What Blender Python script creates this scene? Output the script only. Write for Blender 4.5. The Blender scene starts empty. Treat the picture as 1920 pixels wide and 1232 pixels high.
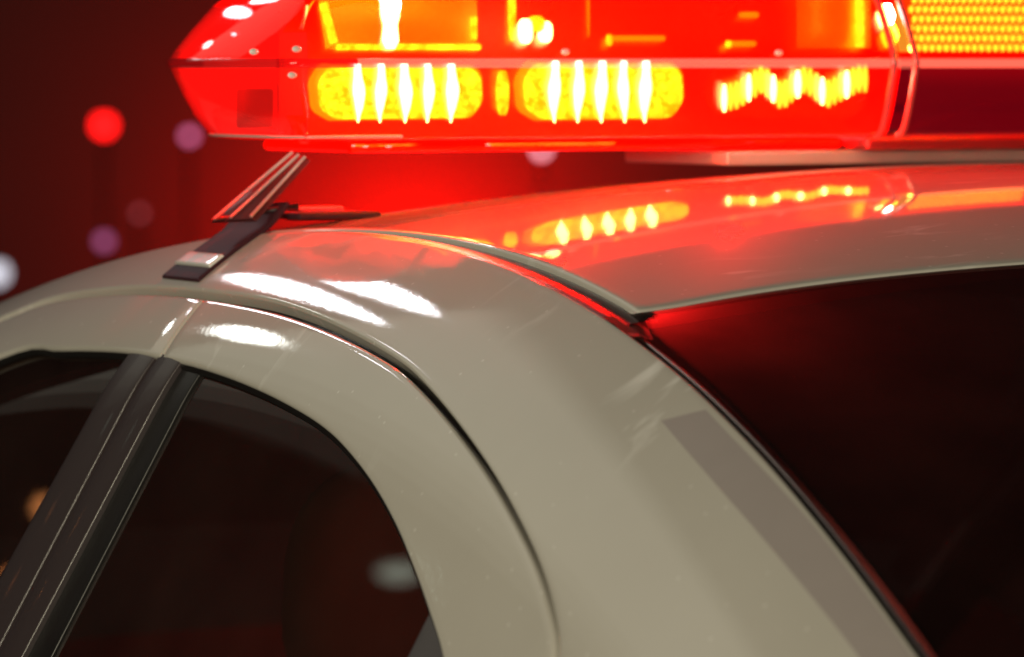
import bpy, math, random
import numpy as np
random.seed(7); np.random.seed(7)
S = bpy.context.scene
COL = S.collection

# ------------------------------------------------------------------ camera
TH = math.radians(30.0)
FPX = 9000.0                      # focal length in photo pixels (1920 wide)
V = np.array([math.sin(TH), math.cos(TH), 0.0])
R = np.array([math.cos(TH), -math.sin(TH), 0.0])
CAM = np.array([-0.58, 0.05, 0.0]) - 3.0*V + (640/FPX*3.0)*R
CAM[2] = 1.58
PH = math.atan((616-120)/FPX)
FW = V*math.cos(PH) + np.array([0, 0, -math.sin(PH)])
UP = np.cross(R, FW)
cd = bpy.data.cameras.new('camera'); cam = bpy.data.objects.new('camera', cd); COL.objects.link(cam)
cd.lens = 36*FPX/1920; cd.sensor_width = 36; cd.sensor_fit = 'HORIZONTAL'
cd.clip_start = 0.05; cd.clip_end = 500
cd.dof.use_dof = True; cd.dof.focus_distance = 2.80; cd.dof.aperture_fstop = 8.5
from mathutils import Matrix, Vector
M = Matrix(((R[0], UP[0], -FW[0], CAM[0]), (R[1], UP[1], -FW[1], CAM[1]), (R[2], UP[2], -FW[2], CAM[2]), (0, 0, 0, 1)))
cam.matrix_world = M
S.camera = cam

# ------------------------------------------------------------------ night sky, exposure
w = bpy.data.worlds.new('World'); S.world = w; w.use_nodes = True
bg = w.node_tree.nodes['Background']; bg.inputs['Color'].default_value = (0.35, 0.16, 0.15, 1); bg.inputs['Strength'].default_value = 0.035
S.view_settings.view_transform = 'Standard'; S.view_settings.look = 'None'
S.view_settings.exposure = 0.0; S.view_settings.gamma = 1.0; S.view_settings.use_curve_mapping = False
S.render.engine = 'CYCLES'
S.cycles.max_bounces = 10; S.cycles.transparent_max_bounces = 24; S.cycles.glossy_bounces = 5
S.cycles.use_denoising = True
S.cycles.sample_clamp_indirect = 6.0
S.cycles.caustics_reflective = False; S.cycles.caustics_refractive = False

def area(name, loc, target, sx, sy, power, col, shape='RECTANGLE', roll=0.0):
    l = bpy.data.lights.new(name, 'AREA'); l.shape = shape; l.size = sx; l.size_y = sy
    l.energy = power; l.color = col
    o = bpy.data.objects.new(name, l); COL.objects.link(o); o.location = loc
    q = (Vector(target)-Vector(loc)).to_track_quat('-Z', 'Y')
    o.rotation_euler = (q.to_matrix() @ Matrix.Rotation(roll, 3, 'Z')).to_euler()
    return o

# ------------------------------------------------------------------ photo rays and curve helpers
def ray(X, Y):
    return FW + (X-960)/FPX*R - (Y-616)/FPX*UP
def hit(X, Y, F, s0=1.5, s1=5.0, n=3000):
    d = ray(X, Y); s = np.linspace(s0, s1, n); P = CAM + s[:, None]*d
    g = F(P); i = np.where(g[:-1]*g[1:] <= 0)[0]
    if len(i) == 0:
        return P[np.argmin(np.abs(g))]
    i = i[0]; a = g[i]/(g[i]-g[i+1]+1e-12)
    return P[i]*(1-a) + P[i+1]*a
def on_y(X, Y, y):
    d = ray(X, Y); return CAM + d*((y-CAM[1])/d[1])
def at_depth(X, Y, s):
    return CAM + ray(X, Y)*s
def resample(pts, n, dense=40):
    """smooth curve through the points (Catmull-Rom), n points at even arc length"""
    p = np.asarray(pts, float); q = np.vstack([2*p[0]-p[1], p, 2*p[-1]-p[-2]]); out = []
    for i in range(1, len(q)-2):
        t = np.linspace(0, 1, dense, endpoint=False)[:, None]
        a, b, c, d = q[i-1], q[i], q[i+1], q[i+2]
        out.append(0.5*((2*b)+(-a+c)*t+(2*a-5*b+4*c-d)*t*t+(-a+3*b-3*c+d)*t**3))
    out = np.vstack(out+[p[-1:]])
    L = np.r_[0, np.cumsum(np.linalg.norm(np.diff(out, axis=0), axis=1))]
    s = np.linspace(0, L[-1], n)
    return np.stack([np.interp(s, L, out[:, k]) for k in range(p.shape[1])], 1)

# ------------------------------------------------------------------ body surface of the car (x to its right, y forward, z up)
PROF = np.array([(1.15, 1.05), (1.0, 1.135), (0.8, 1.245), (0.6, 1.338), (0.403, 1.411), (0.358, 1.425), (0.271, 1.443), (0.148, 1.463), (0.071, 1.4715),
                 (-0.024, 1.4755), (-0.135, 1.474), (-0.236, 1.4675), (-0.322, 1.4555), (-0.411, 1.4385), (-0.519, 1.406),
                 (-0.657, 1.359), (-0.801, 1.301), (-1.0, 1.21), (-1.2, 1.11)])
_pr = np.polynomial.Polynomial.fit(PROF[:, 0], PROF[:, 1], 9)
def zA(y):
    return _pr(np.clip(y, -1.25, 1.2))
TUM, INSET, RH = 0.5, 0.055, 0.105
def plane(z):
    return -(0.575+TUM*(1.47-z))
def xs(y, z):
    s = np.clip((zA(y)-z)/RH, 0, 1)
    return plane(z) + INSET*(1-s)**2.3
def xA(y):
    return plane(zA(y)) + INSET
def side(y, z):
    y = np.asarray(y, float); z = np.asarray(z, float)
    return np.stack([xs(y, z), y, z], -1)
def hit_side(X, Y):
    return hit(X, Y, lambda P: P[:, 0]-np.where(P[:, 2] > zA(P[:, 1]), xA(P[:, 1]), xs(P[:, 1], P[:, 2])))
CROWN = 0.036
def roof_z(x, y):
    u = np.clip(np.abs(x)/-(xA(y)), 0, 1)
    return zA(y) + CROWN*(1-u**2)**1.15

def curve_side(px, front, rear):
    p = np.array([hit_side(*q)[1:] for q in px])
    return np.vstack([np.array(front).reshape(-1, 2), p, np.array(rear).reshape(-1, 2)])
PB = [(20, 590), (100, 560), (210, 545), (300, 544), (380, 551), (460, 563), (540, 582), (620, 612), (700, 652), (770, 700), (850, 790), (930, 905), (1000, 1040), (1035, 1150), (1042, 1232)]
PC = [(10, 664), (100, 656), (180, 656), (250, 662), (340, 681), (410, 702), (480, 730), (545, 763), (600, 798), (645, 840), (695, 905), (740, 985), (775, 1070), (800, 1140), (828, 1232)]
b0 = hit_side(*PB[0]); c0 = hit_side(*PC[0])
db = zA(b0[1])-b0[2]; dc = zA(c0[1])-c0[2]
fy = [1.05, 0.9, 0.75, 0.6, 0.48]
CB = curve_side(PB, [(y, zA(y)-db) for y in fy if y > b0[1]+.05], [(-0.598, 1.24), (-0.612, 1.16), (-0.605, 1.02)])
CC = curve_side(PC, [(y-.04, zA(y)-dc) for y in fy if y > c0[1]+.08], [(-0.495, 1.245), (-0.53, 1.19), (-0.56, 1.03)])
print('CB', np.round(CB, 3).tolist()); print('CC', np.round(CC, 3).tolist())

# ------------------------------------------------------------------ materials
def mat(name):
    m = bpy.data.materials.new(name); m.use_nodes = True; nt = m.node_tree
    return m, nt, nt.nodes['Principled BSDF']
def N(nt, t, **k):
    n = nt.nodes.new(t)
    for a, b in k.items(): setattr(n, a, b)
    return n
def simple(name, col, rough=0.5, metal=0.0, coat=0.0, spec=0.5, noise=0.0, scale=40):
    m, nt, b = mat(name)
    b.inputs['Base Color'].default_value = (*col, 1); b.inputs['Roughness'].default_value = rough
    b.inputs['Metallic'].default_value = metal; b.inputs['Coat Weight'].default_value = coat
    b.inputs['Specular IOR Level'].default_value = spec
    if noise:
        tc = N(nt, 'ShaderNodeTexCoord'); nz = N(nt, 'ShaderNodeTexNoise'); nz.inputs['Scale'].default_value = scale; nz.inputs['Detail'].default_value = 6
        nt.links.new(tc.outputs['Object'], nz.inputs['Vector'])
        mr = N(nt, 'ShaderNodeMapRange'); mr.inputs['To Min'].default_value = max(0.02, rough-noise); mr.inputs['To Max'].default_value = rough+noise
        nt.links.new(nz.outputs['Fac'], mr.inputs['Value']); nt.links.new(mr.outputs['Result'], b.inputs['Roughness'])
        mx = N(nt, 'ShaderNodeMix', data_type='RGBA'); mx.inputs['A'].default_value = (*[c*(1-noise) for c in col], 1); mx.inputs['B'].default_value = (*[min(1, c*(1+noise)) for c in col], 1)
        nt.links.new(nz.outputs['Fac'], mx.inputs['Factor']); nt.links.new(mx.outputs['Result'], b.inputs['Base Color'])
    return m
def emit(name, col, st):
    m, nt, b = mat(name); nt.nodes.remove(b)
    e = N(nt, 'ShaderNodeEmission'); e.inputs['Color'].default_value = (*col, 1); e.inputs['Strength'].default_value = st
    nt.links.new(e.outputs[0], nt.nodes['Material Output'].inputs['Surface']); return m

def paint_mat():
    m, nt, b = mat('white_paint')
    tc = N(nt, 'ShaderNodeTexCoord')
    n1 = N(nt, 'ShaderNodeTexNoise'); n1.inputs['Scale'].default_value = 9; n1.inputs['Detail'].default_value = 8
    n2 = N(nt, 'ShaderNodeTexNoise'); n2.inputs['Scale'].default_value = 260; n2.inputs['Detail'].default_value = 3
    for n in (n1, n2): nt.links.new(tc.outputs['Object'], n.inputs['Vector'])
    mx = N(nt, 'ShaderNodeMix', data_type='RGBA')
    mx.inputs['A'].default_value = (0.60, 0.575, 0.52, 1); mx.inputs['B'].default_value = (0.69, 0.665, 0.61, 1)
    nt.links.new(n1.outputs['Fac'], mx.inputs['Factor'])
    mp = N(nt, 'ShaderNodeMapping'); mp.inputs['Rotation'].default_value = (.6, .2, .9); mp.inputs['Scale'].default_value = (14, 55, 22)
    n3 = N(nt, 'ShaderNodeTexNoise'); n3.inputs['Scale'].default_value = 1.0; n3.inputs['Detail'].default_value = 5; n3.inputs['Distortion'].default_value = .8
    nt.links.new(tc.outputs['Object'], mp.inputs['Vector']); nt.links.new(mp.outputs['Vector'], n3.inputs['Vector'])
    n4 = N(nt, 'ShaderNodeTexNoise'); n4.inputs['Scale'].default_value = 6.5; n4.inputs['Detail'].default_value = 1; nt.links.new(tc.outputs['Object'], n4.inputs['Vector'])
    k1 = N(nt, 'ShaderNodeMapRange'); k1.inputs['From Min'].default_value = .56; k1.inputs['From Max'].default_value = .74; nt.links.new(n3.outputs['Fac'], k1.inputs['Value'])
    k2 = N(nt, 'ShaderNodeMapRange'); k2.inputs['From Min'].default_value = .53; k2.inputs['From Max'].default_value = .66; nt.links.new(n4.outputs['Fac'], k2.inputs['Value'])
    mu = N(nt, 'ShaderNodeMath', operation='MULTIPLY'); nt.links.new(k1.outputs[0], mu.inputs[0]); nt.links.new(k2.outputs[0], mu.inputs[1])
    vo = N(nt, 'ShaderNodeTexVoronoi'); vo.inputs['Scale'].default_value = 75; nt.links.new(tc.outputs['Object'], vo.inputs['Vector'])
    k3 = N(nt, 'ShaderNodeMapRange'); k3.inputs['From Min'].default_value = .10; k3.inputs['From Max'].default_value = .05; k3.inputs['To Max'].default_value = .55; nt.links.new(vo.outputs['Distance'], k3.inputs['Value'])
    ma = N(nt, 'ShaderNodeMath', operation='MAXIMUM'); nt.links.new(mu.outputs[0], ma.inputs[0]); nt.links.new(k3.outputs[0], ma.inputs[1])
    m2 = N(nt, 'ShaderNodeMix', data_type='RGBA'); m2.inputs['B'].default_value = (.97, .96, .93, 1)
    nt.links.new(ma.outputs[0], m2.inputs['Factor']); nt.links.new(mx.outputs['Result'], m2.inputs['A']); nt.links.new(m2.outputs['Result'], b.inputs['Base Color'])
    b.inputs['Roughness'].default_value = 0.55; b.inputs['Specular IOR Level'].default_value = 0.15
    b.inputs['Coat Weight'].default_value = 1.0; b.inputs['Coat IOR'].default_value = 1.55
    r = N(nt, 'ShaderNodeMapRange'); r.inputs['From Min'].default_value = 0.35; r.inputs['From Max'].default_value = 0.75
    r.inputs['To Min'].default_value = 0.03; r.inputs['To Max'].default_value = 0.075
    nt.links.new(n1.outputs['Fac'], r.inputs['Value']); nt.links.new(r.outputs['Result'], b.inputs['Coat Roughness'])
    bp = N(nt, 'ShaderNodeBump'); bp.inputs['Strength'].default_value = 0.015; bp.inputs['Distance'].default_value = 0.002
    nt.links.new(n2.outputs['Fac'], bp.inputs['Height']); nt.links.new(bp.outputs['Normal'], b.inputs['Coat Normal'])
    return m
def sheet_fresnel(nt, f0=0.04):
    lw = N(nt, 'ShaderNodeLayerWeight'); lw.inputs['Blend'].default_value = 0.5
    p = N(nt, 'ShaderNodeMath', operation='POWER'); p.inputs[1].default_value = 5.0; nt.links.new(lw.outputs['Facing'], p.inputs[0])
    a = N(nt, 'ShaderNodeMath', operation='MULTIPLY_ADD'); a.inputs[1].default_value = 1-f0; a.inputs[2].default_value = f0
    nt.links.new(p.outputs[0], a.inputs[0]); return a
def glass_mat(name, tint, veil):
    m, nt, b = mat(name); nt.nodes.remove(b)
    tr = N(nt, 'ShaderNodeBsdfTransparent'); tr.inputs['Color'].default_value = (*tint, 1)
    df = N(nt, 'ShaderNodeBsdfDiffuse'); df.inputs['Color'].default_value = (0.34, 0.20, 0.16, 1)  # diffuse veil added to the glass to carry the red glare
    gl = N(nt, 'ShaderNodeBsdfGlossy'); gl.inputs['Roughness'].default_value = 0.015
    fr = sheet_fresnel(nt)
    tc = N(nt, 'ShaderNodeTexCoord'); nz = N(nt, 'ShaderNodeTexNoise'); nz.inputs['Scale'].default_value = 14; nz.inputs['Detail'].default_value = 4; nz.inputs['Roughness'].default_value = .55
    nt.links.new(tc.outputs['Object'], nz.inputs['Vector'])
    mr = N(nt, 'ShaderNodeMapRange'); mr.inputs['From Min'].default_value = .3; mr.inputs['From Max'].default_value = .8; mr.inputs['To Min'].default_value = veil*.7; mr.inputs['To Max'].default_value = veil*1.5
    tl = N(nt, 'ShaderNodeBsdfTranslucent'); tl.inputs['Color'].default_value = (0.45, 0.40, 0.36, 1); dd = N(nt, 'ShaderNodeMixShader'); dd.inputs[0].default_value = .6; nt.links.new(df.outputs[0], dd.inputs[1]); nt.links.new(tl.outputs[0], dd.inputs[2])
    nt.links.new(nz.outputs['Fac'], mr.inputs['Value'])
    a = N(nt, 'ShaderNodeMixShader'); nt.links.new(mr.outputs['Result'], a.inputs[0]); nt.links.new(tr.outputs[0], a.inputs[1]); nt.links.new(dd.outputs[0], a.inputs[2])
    c = N(nt, 'ShaderNodeMixShader'); nt.links.new(fr.outputs[0], c.inputs[0]); nt.links.new(a.outputs[0], c.inputs[1]); nt.links.new(gl.outputs[0], c.inputs[2])
    nt.links.new(c.outputs[0], nt.nodes['Material Output'].inputs['Surface']); return m
def lens_mat(name, tint, glow, st, mixf):
    """lit coloured lens plastic: lets the LEDs shine through, glows with their scattered light, glossy outside"""
    m, nt, b = mat(name); nt.nodes.remove(b)
    tr = N(nt, 'ShaderNodeBsdfTransparent'); tr.inputs['Color'].default_value = (*tint, 1)
    e = N(nt, 'ShaderNodeEmission'); e.inputs['Color'].default_value = (*glow, 1); e.inputs['Strength'].default_value = st
    gl = N(nt, 'ShaderNodeBsdfGlossy'); gl.inputs['Roughness'].default_value = 0.04
    fr = sheet_fresnel(nt)
    rf = N(nt, 'ShaderNodeBsdfRefraction'); rf.inputs['Color'].default_value = (tint[0], tint[1]*.28, tint[2]*.25, 1); rf.inputs['IOR'].default_value = 1.12; rf.inputs['Roughness'].default_value = .42
    sc = N(nt, 'ShaderNodeMixShader'); sc.inputs[0].default_value = .38
    nt.links.new(tr.outputs[0], sc.inputs[1]); nt.links.new(rf.outputs[0], sc.inputs[2])
    a = N(nt, 'ShaderNodeMixShader'); a.inputs[0].default_value = mixf
    nt.links.new(sc.outputs[0], a.inputs[1]); nt.links.new(e.outputs[0], a.inputs[2])
    c = N(nt, 'ShaderNodeMixShader'); nt.links.new(fr.outputs[0], c.inputs[0]); nt.links.new(a.outputs[0], c.inputs[1]); nt.links.new(gl.outputs[0], c.inputs[2])
    nt.links.new(c.outputs[0], nt.nodes['Material Output'].inputs['Surface']); return m

PAINT = paint_mat()
RUBBER = simple('black_rubber', (0.012, 0.011, 0.011), 0.35, noise=.1)
GLOSSBLK = simple('gloss_black_trim', (0.055, 0.042, 0.046), 0.3, coat=.25)
GREYTRIM = simple('grey_trim', (0.11, 0.105, 0.115), 0.35, noise=.08)
CHROME = simple('chrome', (0.75, 0.75, 0.76), 0.12, metal=1)
ALU = simple('brushed_aluminium', (0.55, 0.53, 0.5), 0.38, metal=1, noise=.08, scale=60)
STRAPM = simple('dark_strap', (0.055, 0.018, 0.026), 0.6, spec=.2)
TRIM = simple('dark_interior', (0.06, 0.045, 0.04), 0.8, noise=.15)
SEAT = simple('seat_cloth', (0.13, 0.10, 0.07), 0.9, noise=.2, scale=80)
TINTG = glass_mat('tinted_glass', (0.22, 0.20, 0.18), 0.085)
REARG = glass_mat('rear_glass', (0.20, 0.18, 0.18), 0.06)
DITCH = simple('ditch_moulding', (0.40, 0.38, 0.38), 0.36, metal=1)
ASPHALT = simple('asphalt', (0.05, 0.047, 0.045), 0.85, noise=.2, scale=30)
WALLM = simple('plaster', (0.085, 0.06, 0.058), 0.9, noise=.15, scale=3)
POSTM = simple('post_paint', (0.03, 0.03, 0.032), 0.5, noise=.1)
TYRE = simple('tyre_rubber', (0.015, 0.015, 0.015), 0.8, noise=.1)

# ------------------------------------------------------------------ objects
def empty(name, loc=(0, 0, 0), label=None, cat=None, group=None):
    o = bpy.data.objects.new(name, None); COL.objects.link(o); o.location = loc; o.empty_display_size = .1
    if label: o['label'] = label; o['category'] = cat
    if group: o['group'] = group
    return o
def mesh(name, verts, faces, m, parent=None, smooth=True, label=None):
    me = bpy.data.meshes.new(name); me.from_pydata([tuple(map(float, v)) for v in verts], [], [tuple(map(int, f)) for f in faces]); me.update()
    me.materials.append(m)
    if smooth: me.polygons.foreach_set('use_smooth', [True]*len(me.polygons))
    o = bpy.data.objects.new(name, me); COL.objects.link(o)
    if parent is not None:
        o.parent = parent
        pl = parent.location
        q = parent.parent
        off = np.array(pl)
        while q is not None: off = off + np.array(q.location); q = q.parent
        me.transform(Matrix.Translation(Vector(-off)))
    if label: o['label'] = label
    return o
def grid_mesh(P, flip=False, close_u=False):
    n, m = P.shape[:2]; V_ = P.reshape(-1, 3); f = []
    for i in range(n-1 if not close_u else n):
        for j in range(m-1):
            a = i*m+j; b = ((i+1) % n)*m+j
            q = (a, b, b+1, a+1)
            f.append(q[::-1] if flip else q)
    return V_, f
def normals(P):
    du = np.gradient(P, axis=0); dv = np.gradient(P, axis=1); n = np.cross(du, dv)
    return n/(np.linalg.norm(n, axis=2, keepdims=True)+1e-12)
def rolled(P, sides, out, r=0.0022, depth=0.012):
    """pad a grid on the sides 'u0 u1 v0 v1' with a rounded edge that turns in and a flange; out = a vector roughly outwards"""
    Nn = normals(P); s = np.sign(np.einsum('ijk,k->ij', Nn, np.array(out, float)).mean()); Nn = Nn*s
    steps = [(r*math.sin(a), -r*(1-math.cos(a))) for a in (0.4, 0.8, 1.2, math.pi/2)] + [(r, -depth)]
    def pad(P, Nn, ax, end):
        P = np.moveaxis(P, ax, 0); Nn = np.moveaxis(Nn, ax, 0)
        e, i = (P[0], P[1]) if end == 0 else (P[-1], P[-2]); ne = Nn[0] if end == 0 else Nn[-1]
        t = e-i; t = t-(t*ne).sum(-1, keepdims=True)*ne; t = t/(np.linalg.norm(t, axis=-1, keepdims=True)+1e-12)
        rows = [e+t*a+ne*b for a, b in steps]; nr = [ne]*len(rows)
        if end == 0: P = np.concatenate([np.array(rows[::-1]), P]); Nn = np.concatenate([np.array(nr), Nn])
        else: P = np.concatenate([P, np.array(rows)]); Nn = np.concatenate([Nn, np.array(nr)])
        return np.moveaxis(P, 0, ax), np.moveaxis(Nn, 0, ax)
    for sd in sides.split():
        P, Nn = pad(P, Nn, 0 if sd[0] == 'u' else 1, int(sd[1]))
    return P
def patch(name, P, m, parent, out=(-1, 0, 0.5), label=None):
    n = normals(P); flip = (np.einsum('ijk,k->ij', n, np.array(out, float)).mean() < 0)
    v, f = grid_mesh(P, flip=flip); return mesh(name, v, f, m, parent, label=label)
def mirrored(P):
    Q = P.copy(); Q[..., 0] *= -1; return Q
def both(name, P, m, parentL, parentR, out=(-1, 0, .5), label=None):
    patch(name, P, m, parentL, out, label)
    if parentR is not None: patch(name, mirrored(P), m, parentR, (-out[0], out[1], out[2]))
def tube(name, pts, r, m, parent, seg=10, label=None, cap=True):
    p = np.asarray(pts, float); t = np.gradient(p, axis=0); t /= np.linalg.norm(t, axis=1, keepdims=True)
    rr = np.broadcast_to(np.asarray(r, float), (len(p),)); v = []; f = []
    up = np.eye(3)[int(np.argmin(np.abs(t).max(axis=0)))]
    for i in range(len(p)):
        a = np.cross(t[i], up); a /= np.linalg.norm(a); b = np.cross(t[i], a)
        for k in range(seg):
            an = 2*math.pi*k/seg; v.append(p[i]+rr[i]*(math.cos(an)*a+math.sin(an)*b))
    for i in range(len(p)-1):
        for k in range(seg):
            f.append((i*seg+k, i*seg+(k+1) % seg, (i+1)*seg+(k+1) % seg, (i+1)*seg+k))
    if cap:
        f.append(tuple(range(seg))); f.append(tuple(range((len(p)-1)*seg, len(p)*seg))[::-1])
    return mesh(name, v, f, m, parent, label=label)
def box(name, lo, hi, m, parent, bev=0.002, label=None):
    import bmesh
    bm = bmesh.new(); bmesh.ops.create_cube(bm, size=1)
    lo = np.array(lo); hi = np.array(hi); c = (lo+hi)/2; d = hi-lo
    for v in bm.verts: v.co = Vector((c[0]+v.co.x*d[0], c[1]+v.co.y*d[1], c[2]+v.co.z*d[2]))
    if bev: bmesh.ops.bevel(bm, geom=bm.edges[:], offset=bev, segments=3, affect='EDGES', profile=.5)
    bm.verts.ensure_lookup_table(); v = [tuple(q.co) for q in bm.verts]; f = [[q.index for q in fc.verts] for fc in bm.faces]; bm.free()
    return mesh(name, v, f, m, parent, smooth=False, label=label)

# ------------------------------------------------------------------ ground and the wall behind
G = 60
gnd = mesh('ground', [(-G, -G, 0), (G, -G, 0), (G, G, 0), (-G, G, 0)], [(0, 1, 2, 3)], ASPHALT); gnd['kind'] = 'structure'
WD = 17.0                                     # metres from the camera to the far wall
wc = CAM+V*WD; wc[2] = 0
def wpt(a, b, z): return wc + R*a + V*b + np.array([0, 0, z])
wl = empty('wall', tuple(wc), 'long dark plaster wall out of focus behind the car', 'wall')
def wbox(name, a0, a1, b0_, b1, z0, z1, m):
    v = [wpt(a, b, z) for z in (z0, z1) for a, b in ((a0, b0_), (a1, b0_), (a1, b1), (a0, b1))]
    return mesh(name, v, [(0, 1, 5, 4), (1, 2, 6, 5), (2, 3, 7, 6), (3, 0, 4, 7), (4, 5, 6, 7), (3, 2, 1, 0)], m, wl, smooth=False)
wbox('wall_face', -14, 14, 0, .3, 0, 3.2, WALLM)
wbox('coping', -14.05, 14.05, -.05, .35, 3.2, 3.3, WALLM)

# ------------------------------------------------------------------ the police car
car = empty('police_car', (0, 0, 0), 'white sedan seen close at its roof, rear door and rear window', 'car')
NU = 150
# correspondence of the curves: front end, B-pillar, rear end
def split_curve(Cv, ykey, n0, n1):
    d = resample(Cv, 900); k = int(np.argmin(np.abs(d[:, 0]-ykey)+ (np.arange(900) > 700)*9))
    return np.vstack([resample(d[:k+1], n0)[:-1], resample(d[k:], n1)])
yA = np.array([1.1, .95, .8, .65, .5, .4, .3, .2, .1, 0, -.1, -.2, -.3, -.4, -.5, -.6, -.7, -.8, -.9, -1.0, -1.12])
CA = np.stack([yA, zA(yA)], 1)
pB = hit_side(384, 556)                      # where the door split meets the roof rail seam
n0, n1 = 60, 130
LA = split_curve(CA, pB[1]+.02, n0, n1)
LB = split_curve(CB, pB[1], n0, n1)
pC = hit_side(300, 672)
LC = split_curve(CC, pC[1], n0, n1)
KB = n0-1
GAP = 0.0018; RR = 0.0022
def loft(L0, L1, off0, off1, m):
    d = np.linalg.norm(L1-L0, axis=1, keepdims=True)
    t0 = off0/d; t1 = 1-off1/d
    t = np.linspace(0, 1, m)[None, :, None]
    T = t0[:, None, :]*(1-t)+t1[:, None, :]*t
    Q = L0[:, None, :]*(1-T)+L1[:, None, :]*T
    return side(Q[..., 0], Q[..., 1])
# roof rail and quarter panel: one pressing from the roof ditch down to the door seam
P = loft(LA, LB, 0.0, GAP+RR, 34)
both('quarter_panel', rolled(P, 'v0 v1', (-1, 0, .5), r=RR), PAINT, car, car)

def trim(L, d):
    s_ = np.r_[0, np.cumsum(np.linalg.norm(np.diff(L, axis=0), axis=1))]
    s2 = np.linspace(d, s_[-1], len(L))
    return np.stack([np.interp(s2, s_, L[:, k]) for k in range(2)], 1)
def doors(mx):
    """the two doors of one side (mx = mirror to the far side)"""
    f = mirrored if mx else (lambda q: q)
    o = (1, 0, .5) if mx else (-1, 0, .5)
    D0 = .0035
    P = loft(trim(LB[KB:], D0), trim(LC[KB:], D0), GAP+RR, RR, 18)
    rd = patch('rear_door', f(rolled(P, 'v0 v1 u0', (-1, 0, .5), r=RR)), PAINT, car, o)
    P = loft(trim(LB[:KB+1][::-1], D0), trim(LC[:KB+1][::-1], D0), GAP+RR, RR, 18)
    fd = patch('front_door', f(rolled(P, 'v0 v1 u0', (-1, 0, .5), r=RR)), PAINT, car, o)
    def line(px, n=40, zb=1.03):
        p = np.array([hit_side(*q)[1:] for q in px]); d = p[-1]-p[-2]
        p = np.vstack([p, p[-1]+d*((zb-p[-1][1])/d[1])])
        return resample(p, n)
    l1 = line([(246, 650), (0, 1072)])
    l2a = line([(288, 660), (-2, 1196)])
    l2b = line([(299, 662), (9, 1198)])
    l3 = line([(338, 672), (44, 1216)])
    l4 = line([(364, 688), (78, 1232)])
    def strip(La, Lb, dep, m=5, bulge=0.0):
        t = np.linspace(0, 1, m)[None, :, None]; Q = La[:, None]*(1-t)+Lb[:, None]*t
        P = side(Q[..., 0], Q[..., 1]); nn = np.array([-.894, 0, .447])
        return P - nn*(dep - bulge*4*t*(1-t))
    patch('pillar_trim', f(rolled(strip(l1, l2a, .002, 9, .0008), 'v0 v1', (-1, 0, .5), r=.001, depth=.006)), GLOSSBLK, fd, o)
    patch('pillar_trim', f(rolled(strip(l2b, l3, .001, 9, .0008), 'v0 v1', (-1, 0, .5), r=.001, depth=.006)), GLOSSBLK, rd, o)
    patch('window_channel', f(rolled(strip(l3, l4, .005), 'v1', (-1, 0, .5), r=.001, depth=.004)), RUBBER, rd, o)
    # panes: between the pillar line and the curved frame edge
    def pane(Lp, Lc, parent, dep=.0075):
        t = np.linspace(0, 1, 24)[None, :, None]
        a = resample(Lp, 60)[:, None]; b = resample(Lc, 60)[:, None]
        Q = a*(1-t)+b*t; P = side(Q[..., 0], Q[..., 1]); P = P-np.array([-.894, 0, .447])*dep
        patch('window_pane', f(P), TINTG, parent, o)
    def grow(L, d):           # push a curve outwards (up), under the frame
        t = np.gradient(L, axis=0); t /= np.linalg.norm(t, axis=1, keepdims=True); return L+np.stack([-t[:, 1], t[:, 0]], 1)*d
    kk = int(np.argmin(np.linalg.norm(LC-l4[0], axis=1)))
    k1 = int(np.argmin(np.linalg.norm(LC-l1[0], axis=1)))
    pane(l4, LC[kk:], rd); pane(l1, LC[:k1+1][::-1], fd)
    qa = line([(802, 1131), (775, 1185), (748, 1240)], 30); qb = resample(LC[int(np.argmin(np.linalg.norm(LC-qa[0], axis=1))):], 30)
    patch('window_divider', f(rolled(strip(qa, qb, .004), 'v0', (-1, 0, .5), r=.001, depth=.004)), GREYTRIM, rd, o)
    nn = np.array([-.894, 0, .447])
    sg = -1 if mx else 1
    def seal(name, L, r, dep, parent):
        p = side(L[:, 0], L[:, 1])-nn*dep; p[:, 0] *= sg
        tube(name, p, r, RUBBER, parent, 8)
    seal('window_seal', LC[KB+1:], .0035, .006, rd); seal('window_seal', LC[:KB], .0035, .006, fd)
    seal('door_seal', LB[::2], .008, .018, car)
    q = np.linspace(0, 1, 12)[:, None]; sp = LB[KB]*(1-q)+LC[KB]*q
    seal('door_seal', sp, .007, .017, car)
    return rd, fd
doors(False); doors(True)

# roof ditch moulding along the rail and down beside the rear window
def lateral(y, d):            # d metres inboard of the rail edge
    return xA(y)+d
yy = np.linspace(.95, -1.15, 140)
y1 = np.linspace(.95, -.414, 110)
rk = np.clip((.05-y1)/.4, 0, 1)
Dm = np.stack([np.stack([lateral(y1, np.minimum(d, .011+.010*np.clip((-.02-y1)/.37, 0, 1)+.006+d*.02)), y1, zA(y1)-dz+up_*rk], -1) for d, dz, up_ in ((-.004, .010, 0), (-.001, .003, 0), (.001, .0004, 0), (.008, .0, .0012), (.016, .0, .0026), (.024, .0002, .0038), (.034, .0006, .0044), (.036, .002, .0036))], 1)
both('roof_moulding', Dm, DITCH, car, car, (-.3, 0, 1))
y2 = np.linspace(-.404, -1.15, 90)
Dm = np.stack([np.stack([lateral(y2, d), y2, zA(y2)-dz], -1) for d, dz in ((-.004, .010), (-.001, .0034), (.002, .0018), (.006, .0020), (.010, .0034), (.013, .0046), (.017, .0060))], 1)
both('glass_moulding', Dm, RUBBER, car, car, (-.3, 0, 1))
yc = np.linspace(-.397, -.440, 8)
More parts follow.
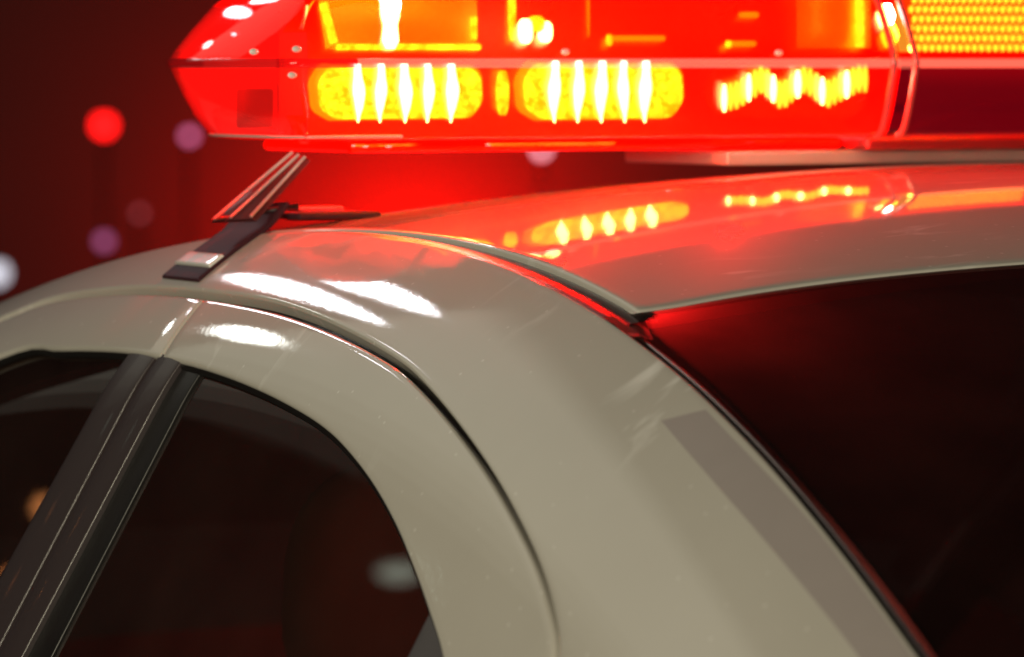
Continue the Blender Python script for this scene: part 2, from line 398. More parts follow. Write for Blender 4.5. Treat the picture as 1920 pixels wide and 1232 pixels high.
Cs = np.stack([np.stack([lateral(yc, d_*(1 if d_ < .01 else 1)*np.ones(8)*(1-np.linspace(0, .55, 8)*(d_ > .01))), yc, zA(yc)+.0010-.0004*(d_ > .02)+.0], -1) for d_ in (.0005, .008, .014, .020, .027)], 1)
both('corner_seal', Cs, RUBBER, car, car, (-.2, 0, 1))
for sx in (1, -1):
    tube('moulding_bead', np.stack([sx*lateral(y2, .0075), y2, zA(y2)-.0012], -1), .0012, simple('bead_steel', (.5, .42, .4), .3, metal=1), car, 8)
# roof panel
def bend(y): return .001+.0062*np.clip((.02-y)/.42, 0, 1)**1.2-.10*np.clip(-.25-y, 0, .2)**2
_dh = []
for q in ((1180, 588), (1250, 573), (1370, 552), (1500, 530), (1700, 508), (1920, 490)):
    _dh.append(hit(*q, lambda P: P[:, 2]-(roof_z(P[:, 0], P[:, 1])+bend(P[:, 1]))))
_dh = np.array(_dh); _yd = np.polyfit(_dh[:, 0]**2, _dh[:, 1], 2)
def YD(x): return np.polyval(_yd, x*x)
DBG = _dh.tolist()
def EDG(y): return .011+.010*np.clip((-.02-y)/.37, 0, 1)
nx, ny = 81, 120
Pg = np.zeros((ny, nx, 3))
for i in range(ny):
    t = i/(ny-1)
    for j in range(nx):
        s_ = -1+2*j/(nx-1)
        s_ = math.copysign(1-(1-abs(s_))**1.25, s_)
        y = .43*(1-t)+(-.40)*t
        x = s_*(-xA(y)-EDG(y))
        y = .43*(1-t)+YD(x)*t
        # rounded rear corner
        c = max(0, abs(s_)-.94)/.06
        y += t**8*0.003*c*c
        Pg[i, j] = (x, y, roof_z(x, y)+bend(y))
patch('roof_panel', rolled(rolled(Pg, 'u1', (0, 0, 1), r=.002, depth=.0035), 'v0 v1', (0, 0, 1), r=.003, depth=.014), PAINT, car, (0, 0, 1))
# rear window
Pg = np.zeros((70, 61, 3))
for i in range(70):
    for j in range(61):
        s_ = -1+2*j/60; t = i/69
        y0 = -.40; y = y0*(1-t)-1.16*t; x = s_*(-xA(y)-.013); y += (YD(x)+.402)*(1-t)**3
        Pg[i, j] = (x, y, roof_z(x, y)+float(bend(-.40))-.0015-.085*.08*(1-math.exp(-max(0, YD(x)-y)/.08)))
patch('rear_window', Pg, REARG, car, (0, -.3, 1))
# windscreen
Pg = np.zeros((40, 41, 3))
for i in range(40):
    for j in range(41):
        s_ = -1+2*j/40; t = i/39; y = .435*(1-t)+1.15*t; x = s_*(-xA(y)-.006)
        Pg[i, j] = (x, y, roof_z(x, y)-.006)
patch('windscreen', Pg, TINTG, car, (0, .3, 1))
# headliner
Pg = np.zeros((24, 25, 3))
for i in range(24):
    for j in range(25):
        s_ = -1+2*j/24; t = i/23; y = .42*(1-t)-.392*t; x = s_*(-xA(y)-.018); Pg[i, j] = (x, y, roof_z(x, y)-.004-.026*min(1, (1-t)/.06))
patch('headliner', Pg, TRIM, car, (0, 0, -1))
# inner trim of the rear pillars and rails
for mx in (False, True):
    yl = np.linspace(1.1 if mx else .5, -1.12 if mx else -.40, 90)
    a = np.stack([xA(yl)+.004, yl, zA(yl)-.02], -1)
    b = np.stack([xA(yl)-.02, yl, zA(yl)-.07], -1)
    t = np.linspace(0, 1, 6)[None, :, None]; P = a[:, None]*(1-t)+b[:, None]*t; P[..., 0] += .02*np.sin(t[..., 0]*math.pi)
    patch('pillar_lining', mirrored(P) if mx else P, TRIM, car, (-1, 0, 0) if mx else (1, 0, 0))
# lower body
def lower():
    ys = np.array([-2.35, -2.3, -2.1, -1.7, -1.2, -.6, 0, .6, 1.1, 1.6, 2.0, 2.3, 2.36])
    top = np.array([.72, 1.00, 1.06, 1.09, 1.03, 1.015, 1.01, 1.005, 1.0, .97, .92, .80, .60])
    hw = np.array([.70, .80, .88, .92, .93, .93, .93, .93, .93, .92, .90, .82, .70])
    rows = []
    for y, tz, h in zip(ys, top, hw):
        shoulder = .80*h/.93 if tz > .75 else h*.8
        sec = [(shoulder-.02, tz-.012), (shoulder, tz-.02), (h*.94, tz-.10), (h, tz-.24 if tz > .75 else tz-.1), (h, .45), (h*.96, .30), (h*.85, .22)]
        pts = [(-x, y, z) for x, z in sec]
        rows.append(pts[::-1] if False else pts)
    return np.array(rows)
Lw = lower()
full = np.concatenate([Lw[:, ::-1], mirrored(Lw)], axis=1)
# open at the cabin: hood and boot decks are separate panels
v, f = grid_mesh(Lw); patch('lower_body', Lw, PAINT, car, (-1, 0, 0)); patch('lower_body', mirrored(Lw), PAINT, car, (1, 0, 0))
def deck(name, rows):
    P = np.stack([np.stack([rows[:, 0, 0]*s_, rows[:, 0, 1], rows[:, 0, 2]+.02*(1-s_*s_)], -1) for s_ in np.linspace(1, -1, 15)], 1)
    patch(name, P, PAINT, car, (0, 0, 1))
deck('boot_lid', Lw[:5]); deck('bonnet', Lw[8:])
def wheel(x, y):
    s_ = 1 if x > 0 else -1
    an = np.linspace(0, 2*math.pi, 41)
    prof = [(.20, -.10), (.30, -.11), (.335, -.08), (.34, 0), (.335, .08), (.30, .11), (.20, .10)]
    P = np.stack([np.stack([np.full(41, x+b), y+r*np.cos(an), .34+r*np.sin(an)], -1) for r, b in prof], 1)
    wo = patch('wheel', P, TYRE, car, (0, 0, 1))
    prof = [(.0, .07), (.06, .075), (.08, .06), (.18, .05), (.20, .085)]
    P = np.stack([np.stack([np.full(41, x+s_*b), y+r*np.cos(an), .34+r*np.sin(an)], -1) for r, b in prof], 1)
    patch('rim', P, ALU, wo, (s_, 0, 0))
for x in (-.80, .80):
    for y in (-1.45, 1.55): wheel(x, y)
# dull grey stripe along the rear edge of the quarter panel
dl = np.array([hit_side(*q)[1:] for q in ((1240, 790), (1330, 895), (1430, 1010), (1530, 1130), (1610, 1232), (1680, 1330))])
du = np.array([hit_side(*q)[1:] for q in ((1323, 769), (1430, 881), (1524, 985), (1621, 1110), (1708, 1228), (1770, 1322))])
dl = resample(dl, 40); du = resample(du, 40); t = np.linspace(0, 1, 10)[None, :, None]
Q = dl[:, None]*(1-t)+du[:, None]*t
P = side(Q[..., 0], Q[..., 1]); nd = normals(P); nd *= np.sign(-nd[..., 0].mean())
patch('grey_stripe', P+nd*.0004, simple('stripe_grey', (.44, .39, .38), .5, coat=.4, noise=.04), car)
# seats inside
def cushion(name, c, half, m, parent, e=2.6, rx=0.0):
    n, k = 20, 28; P = np.zeros((n, k, 3))
    sp = lambda q: math.copysign(abs(q)**(2/e), q)
    for i in range(n):
        for j in range(k):
            a = -math.pi/2+math.pi*i/(n-1); b = 2*math.pi*j/(k-1)
            p = np.array([half[0]*sp(math.cos(a))*sp(math.cos(b)), half[1]*sp(math.cos(a))*sp(math.sin(b)), half[2]*sp(math.sin(a))])
            p = np.array([p[0], p[1]*math.cos(rx)-p[2]*math.sin(rx), p[1]*math.sin(rx)+p[2]*math.cos(rx)])
            P[i, j] = np.array(c)+p
    v, f = grid_mesh(P); return mesh(name, v, f, m, parent)
rs = cushion('rear_seat', (0, -.72, .86), (.60, .09, .30), SEAT, car, 4, .25)
for x in (-.32, .32): cushion('head_restraint', (x, -.70, 1.20), (.13, .05, .085), SEAT, rs, 3, .2)
for x in (-.36, .36):
    fs = cushion('front_seat', (x, .10, .84), (.25, .09, .34), SEAT, car, 4, .2)
    cushion('head_restraint', (x, .06, 1.24), (.13, .05, .09), SEAT, fs, 3, .15)
box('rear_shelf', (-.62, -1.15, 1.04), (.62, -.80, 1.06), TRIM, car)
box('cabin_floor', (-.78, -1.0, .45), (.78, 1.3, .47), TRIM, car)

# ------------------------------------------------------------------ the light bar on the roof
REDL = lens_mat('red_lens', (1.0, .36, .10), (1.0, .0008, .0), 5.5, .42)
REDLOW = lens_mat('red_tray_glow', (1.0, .10, .05), (1.0, .0015, .0), 3.0, .6)  # red light under the bar, put into the tray as emission
DARKL = lens_mat('dark_lens', (.34, .03, .04), (.40, .0, .012), 0.7, .4)
AMB = emit('lit_reflector', (1.0, .78, .02), 13.0)
def facets(m, lo, hi, scale):
    nt = m.node_tree; e = next(n for n in nt.nodes if n.type == 'EMISSION')
    tc = N(nt, 'ShaderNodeTexCoord'); vo = N(nt, 'ShaderNodeTexVoronoi'); vo.inputs['Scale'].default_value = scale
    nz = N(nt, 'ShaderNodeTexNoise'); nz.inputs['Scale'].default_value = scale*.35; nz.inputs['Detail'].default_value = 3
    ad = N(nt, 'ShaderNodeMath', operation='MULTIPLY_ADD'); ad.inputs[1].default_value = .5
    nt.links.new(tc.outputs['Object'], vo.inputs['Vector']); nt.links.new(tc.outputs['Object'], nz.inputs['Vector'])
    nt.links.new(vo.outputs['Distance'], ad.inputs[0]); nt.links.new(nz.outputs['Fac'], ad.inputs[2])
    mr = N(nt, 'ShaderNodeMapRange'); mr.inputs['From Min'].default_value = .45; mr.inputs['From Max'].default_value = .95
    nt.links.new(ad.outputs[0], mr.inputs['Value'])
    mx = N(nt, 'ShaderNodeMix', data_type='RGBA'); mx.inputs['A'].default_value = (*hi, 1); mx.inputs['B'].default_value = (*lo, 1)
    nt.links.new(mr.outputs['Result'], mx.inputs['Factor']); nt.links.new(mx.outputs['Result'], e.inputs['Color'])
facets(AMB, (1.0, .30, .004), (1.0, .95, .05), 330)
ORG = emit('lit_orange_reflector', (1.0, .42, .01), 4.5)
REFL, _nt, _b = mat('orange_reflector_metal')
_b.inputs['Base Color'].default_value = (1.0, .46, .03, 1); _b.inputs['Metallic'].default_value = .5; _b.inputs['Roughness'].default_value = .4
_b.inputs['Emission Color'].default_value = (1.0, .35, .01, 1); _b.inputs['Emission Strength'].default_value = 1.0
HOT = emit('white_hot_led', (1.0, .95, .85), 40.0)
YEL = emit('lit_led', (1.0, .80, .10), 11.0)
BASEM = simple('bar_base', (0.25, 0.02, 0.02), 0.4, noise=.05)
bar = empty('light_bar', (0, .13, 1.53), 'lit red emergency light bar mounted across the roof of the white car', 'light bar')
OUT = [(-.430, .008), (-.512, .010), (-.530, .020), (-.5405, .040), (-.5465, .070), (-.5485, .105), (-.5455, .140), (-.534, .172), (-.510, .205), (-.475, .232), (-.43, .248)]
OUT = [(a+.0135, b) for a, b in OUT]
OL = resample(OUT, 60, 20)
nrm = np.gradient(OL, axis=0); nrm = np.stack([nrm[:, 1], -nrm[:, 0]], 1); nrm /= np.linalg.norm(nrm, axis=1, keepdims=True)
if (nrm[30][0] > 0): nrm = -nrm
def ring(inset, z, kx=1.0, ky=.55):
    p = OL - np.stack([nrm[:, 0]*kx, nrm[:, 1]*ky], 1)*inset
    return np.concatenate([p, np.full((len(p), 1), z)], 1)
XS = float(on_y(1688, 116, .008)[0])           # where the red end section stops
XE = -.503                                     # where the end piece starts
def shell(name, levels, m, x_in, x_out=None, parent=None):
    """end section of the lens: the end outline plus straight front and rear runs to x_in"""
    rows = []
    for ins, z in levels:
        r_ = ring(ins, z)
        a = np.stack([np.linspace(x_in, r_[0][0], 24)[:-1], np.full(23, r_[0][1]), np.full(23, z)], 1)
        b = np.stack([np.linspace(r_[-1][0], x_in, 24)[1:], np.full(23, r_[-1][1]), np.full(23, z)], 1)
        rows.append(np.vstack([a, r_, b]))
    P = np.array(rows).transpose(1, 0, 2)
    v, f = grid_mesh(P); o = mesh(name, v, f, m, parent)
    if x_out is not None:
        o.data.materials.append(x_out[1])
        for pl in o.data.polygons:
            if np.mean([v[i][0] for i in pl.vertices]) < x_out[0]: pl.material_index = 1
    return o
LOW = [(.060, 1.5315), (.040, 1.5315), (.032, 1.5325), (.026, 1.5355), (.016, 1.5475), (.008, 1.561), (.002, 1.573), (.0, 1.5775)]
TOP = [(.0, 1.5835), (.0025, 1.588), (.013, 1.600), (.030, 1.617), (.050, 1.632), (.068, 1.641), (.090, 1.645), (.2, 1.646)]
SEAM = [(-.0, 1.5775), (-.0025, 1.578), (-.0025, 1.583), (-.0, 1.5835)]
ENDL = lens_mat('red_end_lens', (1.0, .22, .12), (1.0, .012, .008), 1.35, .38)
shell('lower_lens', LOW, REDL, XS, (XE, ENDL), bar)
shell('upper_lens', TOP, REDL, XS, (XE, ENDL), bar)
SEAMM = lens_mat('seam_lip', (1.0, .25, .2), (1.0, .16, .10), 1.8, .6)
shell('lens_seam', SEAM, SEAMM, XS, (-.47, lens_mat('seam_lip_end', (.8, .1, .1), (.55, .01, .01), .6, .6)), bar)
# centre section: straight extrusion, unlit dark lens below, clear-red above
def middle(name, levels, m, x0, x1, k=.55):
    rows = []
    for ins, z in levels:
        r_ = ring(ins, z); ya, yb = r_[0][1], r_[-1][1]
        rows.append([ya, yb, z])
    pr = [(a, z) for a, b, z in rows]; pf = [(b, z) for a, b, z in rows]
    P1 = np.array([[(x, a, z) for a, z in pr] for x in np.linspace(x0, x1, 12)])
    P2 = np.array([[(x, a, z) for a, z in pf] for x in np.linspace(x0, x1, 12)])
    v1, f1 = grid_mesh(P1); v2, f2 = grid_mesh(P2, flip=True)
    mesh(name, v1, f1, m, bar); mesh(name, v2, f2, m, bar)
XM = .40
for nm, lv, mm in (('end_lower_lens', LOW, DARKL), ('end_upper_lens', TOP, ENDL), ('end_seam', SEAM, SEAMM)):
    o = shell(nm, lv, mm, -XM, None, bar); o.data.transform(Matrix.Scale(-1, 4, (1, 0, 0))); o.data.flip_normals()
middle('centre_lower_lens', LOW, DARKL, XS+.012, XM)
middle('centre_upper_lens', TOP, REDL, XS+.012, XM)
middle('centre_seam', SEAM, SEAMM, XS+.012, XM)
# section joint: two raised ribs that follow the profile
RIB = simple('joint_rib', (.5, .08, .08), .2, coat=.5)
for dx in (-.006, .012):
    prof = [(ring(i_, z)[0][1]-.0012, z) for i_, z in LOW[1:]+TOP]
    pts = resample([(XS+dx, a, z) for a, z in prof], 40)
    tube('joint_rib', pts, .0022, RIB, bar, 8)
# base tray and aluminium rail under the bar
box('base_tray', (-.440, .075, 1.5225), (XS, .20, 1.5300), REDLOW, bar, .004, label='red glowing underside of the light bar')
box('base_tray', (XS+.002, .050, 1.5215), (.50, .215, 1.5300), BASEM, bar, .003)
box('base_rail', (-.16, .062, 1.5120), (.40, .195, 1.5213), simple('grey_rail', (.34, .31, .28), .5, metal=.3, noise=.1), bar, .002)

# what shines inside the bar
YR = 0.042                                    # plane of the rear-facing modules
def px(X, Y, y=YR): return on_y(X, Y, y)
def flat(name, poly, y, m, parent, thick=.006, label=None):
    """plate with a rounded outline given in the rear plane (x, z), facing backwards"""
    n = len(poly); v = [(x, y, z) for x, z in poly]+[(x, y+thick, z) for x, z in poly]
    f = [tuple(range(n)), tuple(range(2*n-1, n-1, -1))]+[(i, i+n, (i+1) % n+n, (i+1) % n) for i in range(n)]
    return mesh(name, v, f, m, parent, smooth=False, label=label)
def stadium(x0, x1, z0, z1, n=12, e=.9):
    h = (z1-z0)/2; w_ = min(h*e, (x1-x0)/2); zc = (z0+z1)/2; o = []
    for k in range(n+1):
        a = -math.pi/2+math.pi*k/n; o.append((x1-w_+w_*math.cos(a), zc+h*math.sin(a)))
    for k in range(n+1):
        a = math.pi/2+math.pi*k/n; o.append((x0+w_+w_*math.cos(a), zc+h*math.sin(a)))
    return o
def module(X0, X1, Y0, Y1, bars):
    a = px(X0, Y1); b = px(X1, Y0)
    jit = lambda o_, k: [(x+k*(math.sin(i*1.7)+math.sin(i*.61+2)), z+k*(math.cos(i*1.3)+math.sin(i*.9))) for i, (x, z) in enumerate(o_)]
    mo = flat('led_module', jit(stadium(a[0], b[0], a[2], b[2]), .0005), YR, AMB, bar)
    for bx_ in bars:
        p0 = px(bx_, Y1+6, YR-.006); p1 = px(bx_, Y0-4, YR-.006)
        zz = np.linspace(0, 1, 9)[:, None]; pts = p0*(1-zz)+p1*zz
        pts[:, 0] = p0[0]+.0007*np.sin(np.linspace(0, 5, 9)+bx_)
        rad = np.array([.0006, .0012, .0026, .0034, .0042, .0040, .0030, .0026, .0022])*random.uniform(.9, 1.15)
        tube('led', pts, rad, HOT, mo, 8)
    flat('reflector_rim', jit(stadium(a[0]-.005, b[0]+.005, a[2]-.001, b[2]+.002), .0007), YR+.007, ORG, mo, .003)
module(603, 905, 124, 224, (672, 714, 760, 803, 847))
module(988, 1282, 118, 224, (1040, 1085, 1128, 1170, 1210))
a = px(938, 216); b = px(955, 132)
flat('divider_strip', stadium(a[0], b[0], a[2], b[2]), YR, AMB, bar)
# wavy module: a zigzag row of small upright LEDs
a = px(1345, 222); b = px(1640, 122)
mo = flat('led_module', stadium(a[0], b[0], a[2], b[2]), YR+.01, emit('dim_red_board', (1, .03, .0), 1.2), bar)
zig = [(1355, 190), (1385, 180), (1430, 140), (1465, 185), (1510, 140), (1550, 180), (1610, 140)]
zx = np.linspace(1358, 1622, 24)
for k, X in enumerate(zx):
    Yc = np.interp(X, [p[0] for p in zig], [p[1] for p in zig])
    p0 = px(X, Yc*.75+41+27); p1 = px(X, Yc*.75+41-25); q = np.linspace(0, 1, 5)[:, None]
    pts = p0*(1-q)+p1*q; pts[:, 0] = p0[0]
    tube('led', pts, np.array([.0010, .0019, .0022, .0019, .0010])*random.uniform(.85, 1.15), YEL if k % 4 else HOT, mo, 6)
# upper row: boxed reflector, cluster, upright rods, drum, LED panel
def upper_reflector(X0, X1, Y0, Y1):
    a = px(X0, Y1); b = px(X1, Y0)
    P = np.array([[(a[0]+.006*(1-j/7)+(b[0]-a[0]-.006*(1-j/7))*i/20, YR+.004+.026*math.sin(math.pi*i/20)**.7*(1-.3*abs(j/3.5-1)), a[2]+(b[2]-a[2])*j/7) for j in range(8)] for i in range(21)])
    mo = patch('reflector', P, REFL, bar, (0, -1, 0))
    q0 = px(X0, Y1-4, YR-.01); q1 = px(X1, Y1-4, YR-.01)
    tube('reflector_edge', [q0+np.array([.012, 0, 0]), (q0+q1)/2, q1], .0020, AMB, mo, 8)
    q0 = px(X0+20, Y0+20, YR-.006); q1 = px(X0+130, Y0+14, YR-.006)
    tube('reflector_edge', [q0, (q0+q1)/2+np.array([0, 0, .003]), q1], .002, ORG, mo, 8)
    q0 = px(X0+6, Y0+16, YR-.004); q1 = px(X0+26, Y1-12, YR-.004)
    tube('reflector_edge', [q0, (q0+q1)/2, q1], .0028, AMB, mo, 8)
    q0 = px(888, 30, YR-.004); q1 = px(888, 74, YR-.004)
    tube('reflector_edge', [q0, (q0+q1)/2, q1], .0025, AMB, mo, 8)
    p0 = px(732, 92, YR-.014); p1 = px(732, -30, YR-.014); q = np.linspace(0, 1, 9)[:, None]
    pts = p0*(1-q)+p1*q; pts[:, 0] = p0[0]
    tube('bulb', pts, np.array([.003, .0055, .005, .0045, .006, .0065, .0065, .0065, .004]), HOT, mo, 12)
upper_reflector(600, 900, -10, 92)
for X, Y0, Y1, r_, mm in ((960, -20, 78, .0026, AMB), (985, 35, 82, .005, HOT), (1005, 30, 60, .006, AMB), (1022, 40, 80, .005, HOT), (1103, -20, 70, .0008, ORG), (1142, 64, 86, .0022, AMB), (1366, 76, 90, .0022, AMB)):
    p0 = px(X, Y1); p1 = px(X, Y0); q = np.linspace(0, 1, 7)[:, None]; pts = p0*(1-q)+p1*q; pts[:, 0] = p0[0]
    tube('lamp_rod', pts, r_*np.array([.5, .9, 1, 1, 1, .9, .5]), mm, bar, 10)
for X0, X1, Y in ((1145, 1245, 72), (1366, 1415, 82), (1388, 1420, 28)):
    p0 = px(X0, Y); p1 = px(X1, Y); tube('lamp_bracket', [p0, (p0+p1)/2, p1], .0018, ORG, bar, 8)
p0 = px(1560, 90, YR+.03); p1 = px(1560, -40, YR+.03); q = np.linspace(0, 1, 5)[:, None]
tube('reflector_drum', p0*(1-q)+p1*q, .0265, REFL, bar, 24)
p0 = px(1612, 88, YR); p1 = px(1612, -30, YR); tube('lamp_rod', p0*(1-q)+p1*q, .0032, AMB, bar, 8)
for X, Y in ((1660, 30), (1668, 66)):
    p0 = px(X, Y+22, YR-.01); p1 = px(X, Y-22, YR-.01); tube('bulb', p0*(1-q)+p1*q, np.array([.003, .005, .006, .005, .003]), HOT if Y < 40 else AMB, bar, 10)
a = px(1700, 97); b = px(1925, -40)
pn = flat('led_panel', [(a[0], a[2]), (b[0], a[2]), (b[0], b[2]), (a[0], b[2])], YR+.008, emit('panel_board', (1.0, .30, .02), .9), bar)
proto = None
for r_ in range(6):
    for c_ in range(17):
        X = 1708+c_*13.2+(6 if r_ % 2 else 0); Y = 90-r_*18
        p = px(X, Y, YR+.004)
        if proto is None:
            n_, k_ = 6, 8
            P = np.array([[(.0020*math.cos(i*math.pi/2/(n_-1))*math.cos(2*math.pi*j/k_), -.0018*math.sin(i*math.pi/2/(n_-1)), .0026*math.cos(i*math.pi/2/(n_-1))*math.sin(2*math.pi*j/k_)) for i in range(n_)] for j in range(k_)])
            v, f = grid_mesh(P, close_u=True); proto = mesh('led', v, f, YEL); o = proto
        else:
            o = proto.copy(); COL.objects.link(o)
        o.parent = pn; o.location = (p[0], p[1]-.13, p[2]-1.53)
# end of the bar: dark corner block behind the end lens
# dull plate inside the end of the bar; red board behind the modules, lit by them
a = on_y(449, 240, .092); b = on_y(515, 166, .092)
box('end_plate', (a[0], .092, a[2]), (b[0], .098, b[2]), simple('end_plate_plastic', (.09, .012, .014), .6, spec=.1), bar, .002)
box('back_board', (-.49, YR+.034, 1.5335), (XS, YR+.038, 1.625), simple('red_board', (.80, .035, .012), .6, noise=.1), bar, 0)
BEAD = simple('lens_bead_plastic', (.85, .55, .5), .3, coat=.6)
tube('lens_bead', resample(ring(.0285, 1.5340)[2:40], 60), .0011, BEAD, bar, 8)
GLINT = simple('screw_glint_white', (.95, .9, .85), .25, coat=1)  # white glints of the screws put into their pale colour
for X, Y in ((476, 97), (556, 92), (548, 141), (1060, 97), (1460, 99)):
    p = on_y(X, Y, .006); P = np.array([[p+np.array([.0034*math.cos(a)*math.cos(b), -.0018*math.sin(a), .0022*math.cos(a)*math.sin(b)]) for a in np.linspace(0, math.pi/2, 6)] for b in np.linspace(0, 2*math.pi, 11)])
    patch('screw_glint', P, GLINT, bar, (0, -1, 0))

# mounting foot, gusset bracket and strap over the rail
box('foot_pad', (-.495, .04, 1.4815), (-.435, .13, 1.4858), STRAPM, bar, .002)
for x_ in (.445,): box('mounting_foot', (x_, .060, 1.487), (x_+.025, .13, 1.5215), POSTM, bar, .003)
def strap():
    y0 = hit_side(307, 522)[1]; y1 = hit_side(380, 522)[1]
    ya, yb = max(y0, y1), min(y0, y1)
    zb = hit_side(345, 524)[2]
    zt = float(zA((ya+yb)/2))
    P = []
    for y in np.linspace(ya, yb, 5):
        zz = np.linspace(zb, float(zA(y))-.0005, 16)
        q = side(np.full(16, y), zz)
        n = np.gradient(q, axis=0); n = np.stack([-n[:, 2], 0*n[:, 1], n[:, 0]], 1); n /= np.linalg.norm(n, axis=1, keepdims=True)
        q = q+n*.0022
        e = q[-1]+np.array([[.006, 0, .004], [.014, 0, .012], [.020, 0, .0185]])
        P.append(np.vstack([q, e]))
    P = np.array(P)
    st = patch('mounting_strap', rolled(P, 'u0 u1 v0', (-1, 0, .5), r=.0012, depth=.003), STRAPM, bar)
    # folded steel lip across the strap, its highlight put into a white colour
    zl = hit_side(350, 489)[2]
    ys_ = np.linspace(ya-.001, yb+.0015, 9); zs_ = np.linspace(zl-.0028, zl+.0028, 5)
    Q = np.array([[side(y, z)+np.array([-.0032, 0, .0032]) for z in zs_] for y in ys_])
    patch('strap_lip', rolled(Q, 'u0 u1 v0 v1', (-1, 0, .6), r=.0012, depth=.003), simple('lip_highlight_white', (1, 1, .97), .3, coat=1), st, (-1, 0, .6))
    return ya, yb
ya, yb = strap()
PALE = simple('rib_sheen', (.62, .52, .50), .5, metal=.2)  # sheen of the ribs put into a pale base colour
# gusset bracket: three bright ribs and the plate between them, from the rail up to the tray
ym = (ya+yb)/2
for k, (X0, Y0, X1, Y1) in enumerate(((402, 410, 548, 286), (432, 408, 560, 290), (470, 406, 572, 294))):
    yk = ym-.004-.012*k
    p0 = on_y(X0, Y0, yk); p1 = on_y(X1, Y1, yk)
    tube('bracket_rib', [p0, (p0+p1)/2, p1], .0012, PALE, bar, 8)
p = [on_y(402, 412, ym+.002), on_y(548, 288, ym+.002), on_y(574, 296, ym-.026), on_y(472, 410, ym-.026)]
mesh('bracket_plate', p+[q+np.array([.003, 0, -.002]) for q in p], [(0, 1, 2, 3), (7, 6, 5, 4), (0, 4, 5, 1), (1, 5, 6, 2), (2, 6, 7, 3), (3, 7, 4, 0)], simple('bracket_plate_paint', (.10, .02, .022), .5), bar, smooth=False)
p0 = on_y(398, 414, ym); p1 = on_y(560, 385, ym-.03)
tube('bracket_rib', [p0, (p0+p1)/2, p1], .0016, simple('bracket_steel', (.3, .25, .25), .35, metal=1), bar, 8)

a = on_y(552, 414, .075); b = on_y(640, 386, .075)
box('foot_clamp', (a[0], .07, a[2]), (b[0], .09, b[2]), simple('clamp_paint', (.16, .04, .045), .5), bar, .002)
# the light of the lamps themselves, thrown rearwards through the lens
for x_ in (-.43, -.31, -.17):
    l = bpy.data.lights.new('module_light', 'POINT'); l.energy = 11; l.color = (1, 0, 0); l.shadow_soft_size = .008
    o = bpy.data.objects.new('module_light', l); COL.objects.link(o); o.location = (x_, YR+.006, 1.624)
# ------------------------------------------------------------------ distant lamps, out of focus
def far_lamp(X, Y, depth, r, col, st, label, post=True):
    c = at_depth(X, Y, depth)
    base = np.array([c[0], c[1], 0])
    t = empty('lamp_post', tuple(base), label, 'lamp', 'lamps out of focus behind the car')
    n, k = 10, 14; P = np.array([[c+r*np.array([math.cos(a)*math.cos(b), math.cos(a)*math.sin(b), math.sin(a)]) for a in np.linspace(-math.pi/2, math.pi/2, n)] for b in np.linspace(0, 2*math.pi, k)])
    v, f = grid_mesh(P); mesh('lamp_globe', v, f, emit('far_lamp_light', col, st), t)
    tube('post', [base, base*.5+(c-np.array([0, 0, r*.9]))*.5, c-np.array([0, 0, r*.9])], .006, POSTM, t, 8)
    tube('lamp_cap', [c+np.array([0, 0, r*.85]), c+np.array([0, 0, r*1.1]), c+np.array([0, 0, r*1.3])], [r*.7, r*.6, r*.1], POSTM, t, 10)
far_lamp(195, 235, 14.0, .030, (1, .006, .006), 5, 'bright red round lamp glowing left of the light bar end')
far_lamp(355, 255, 14.0, .016, (.45, .10, .22), 3.5, 'dim violet lamp disc just below the tip of the light bar')
far_lamp(195, 452, 13.0, .018, (.40, .10, .25), 1.6, 'faint violet lamp just above the roof edge reflection')
far_lamp(-6, 512, 13.0, .030, (.55, .55, .62), 2, 'pale grey lamp at the left edge beside the roof')
far_lamp(1015, 281, 14.0, .016, (.9, .35, .42), 4, 'pinkish lamp showing in the gap between light bar and roof')
far_lamp(262, 400, 14.5, .012, (.35, .06, .07), 2, 'very faint reddish lamp left of the mounting bracket')
# red lamp added unseen behind the roof: its glow on the wall imitates bloom
bc = at_depth(770, 475, WD-.45)
t = empty('fill_lamp', (bc[0], bc[1], 0), 'unseen red fill lamp added before the far wall', 'fill_lamp')
tube('post', [(bc[0], bc[1], 0), (bc[0], bc[1], .6), (bc[0], bc[1], bc[2]-.06)], .03, POSTM, t, 10)
tube('fill_lamp_glow', [bc+np.array([0, 0, -.06]), bc, bc+np.array([0, 0, .05]), bc+np.array([0, 0, .07])], [.05, .05, .045, .02], emit('fill_lamp_red', (1, .003, .0), 700), t, 14)

# ------------------------------------------------------------------ lamps that light the place
def mirror_dir(P, n):
    d = P-CAM; d = d/np.linalg.norm(d); n = n/np.linalg.norm(n); return d-2*d.dot(n)*n
def side_normal(y, z, e=1e-3):
    a = side(y+e, z)-side(y-e, z); b = side(y, z+e)-side(y, z-e); n = np.cross(a, b); n /= np.linalg.norm(n)
    return n if n[0] < 0 else -n
def dir_for(X, Y):
    p = hit_side(X, Y); return p, mirror_dir(p, side_normal(p[1], p[2]))

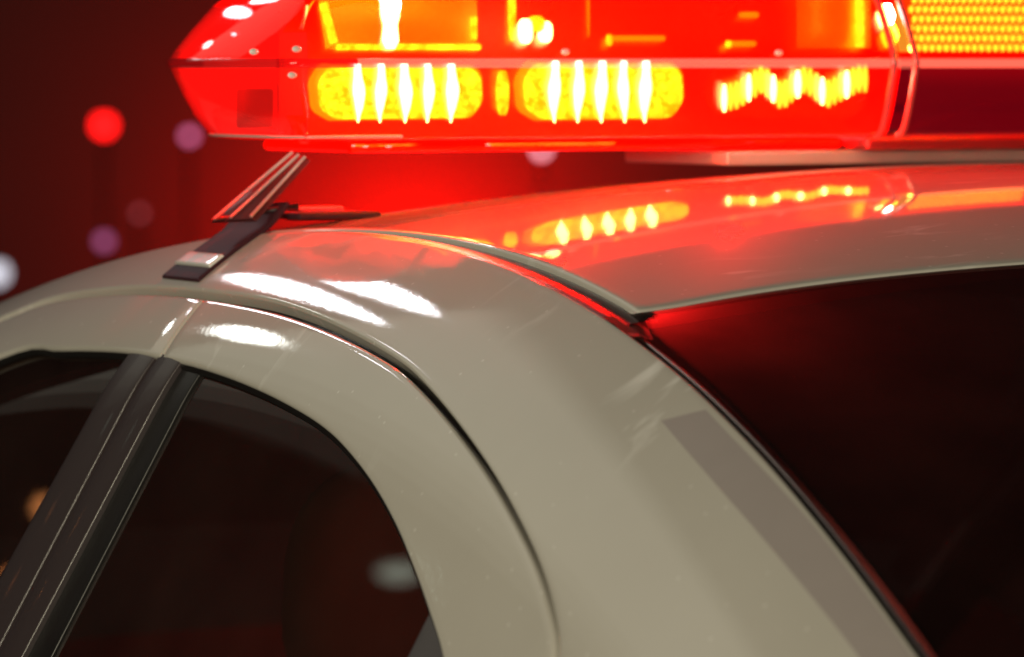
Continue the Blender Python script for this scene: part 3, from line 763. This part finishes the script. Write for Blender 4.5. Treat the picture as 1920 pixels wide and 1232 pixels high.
def ray_lamp(name, pa, pb, width, rad, col, D=8.0, shift=0.0, shape='ELLIPSE'):
    """a lamp whose mirror image on the side of the car runs from photo point pa to pb"""
    p0, d0 = dir_for(*pa); p1, d1 = dir_for(*pb)
    P = (p0+p1)/2; a = p0+d0*D; b = p1+d1*D; e = b-a; L = np.linalg.norm(e); e /= L
    c = (a+b)/2; z = c-P; z /= np.linalg.norm(z)          # the lamp shines along -z
    e = e-e.dot(z)*z; e /= np.linalg.norm(e); f = np.cross(z, e)
    c = c+f*shift*D
    l = bpy.data.lights.new(name, 'AREA'); l.shape = shape; l.size = L; l.size_y = width*D
    l.energy = rad*math.pi*L*width*D*(math.pi/4 if shape == 'ELLIPSE' else 1); l.color = col
    o = bpy.data.objects.new(name, l); COL.objects.link(o)
    o.matrix_world = Matrix(((e[0], f[0], z[0], c[0]), (e[1], f[1], z[1], c[1]), (e[2], f[2], z[2], c[2]), (0, 0, 0, 1)))
    return o
area('street_light_key', (-5.5, -5.0, 2.35), (-.6, -.3, 1.3), 2.6, 1.4, 275, (1.0, .905, .655))
WHITE = (.97, .95, 1.0)
ray_lamp('tube_lamp', (610, 517), (815, 588), .034, 18, WHITE)
ray_lamp('tube_lamp', (435, 517), (712, 606), .028, 18, WHITE)
ray_lamp('tube_lamp', (425, 612), (508, 647), .040, 14, (.97, 1.0, .93))
ray_lamp('tube_lamp', (688, 646), (764, 695), .010, 18, (.95, .92, 1.0))
ray_lamp('amber_lamp', (78, 930), (64, 962), .004, 9, (1.0, .35, .10))
ray_lamp('amber_lamp', (14, 1068), (2, 1100), .004, 9, (1.0, .30, .08))
ray_lamp('window_lamp', (700, 1070), (775, 1068), .005, 2.5, (.85, 1.0, .80))
for w_, e_ in ((.30, -.024), (.36, -.012), (.42, 0), (.48, .012), (.54, .024)):
    ray_lamp('bay_lamp', (930, 585), (1450, 1290), w_, .11, (1.0, .95, .76), 7.0+.05*w_, e_-w_/2, 'RECTANGLE')
# added red fill behind the pillar and under the roof lining, tints the glass
def point(name, loc, power, col, r=.01):
    l = bpy.data.lights.new(name, 'POINT'); l.energy = power; l.color = col; l.shadow_soft_size = r
    o = bpy.data.objects.new(name, l); COL.objects.link(o); o.location = loc
d = ray(1185, 690); p = hit_side(1185, 690); point('pillar_red_fill', tuple(p+d*.085), 3.0, (1, .01, .01))
box('cabin_red_fill', (-.06, -.25, 1.462), (.06, -.17, 1.472), emit('cabin_fill_red', (1, .14, .09), 12), car, .002)
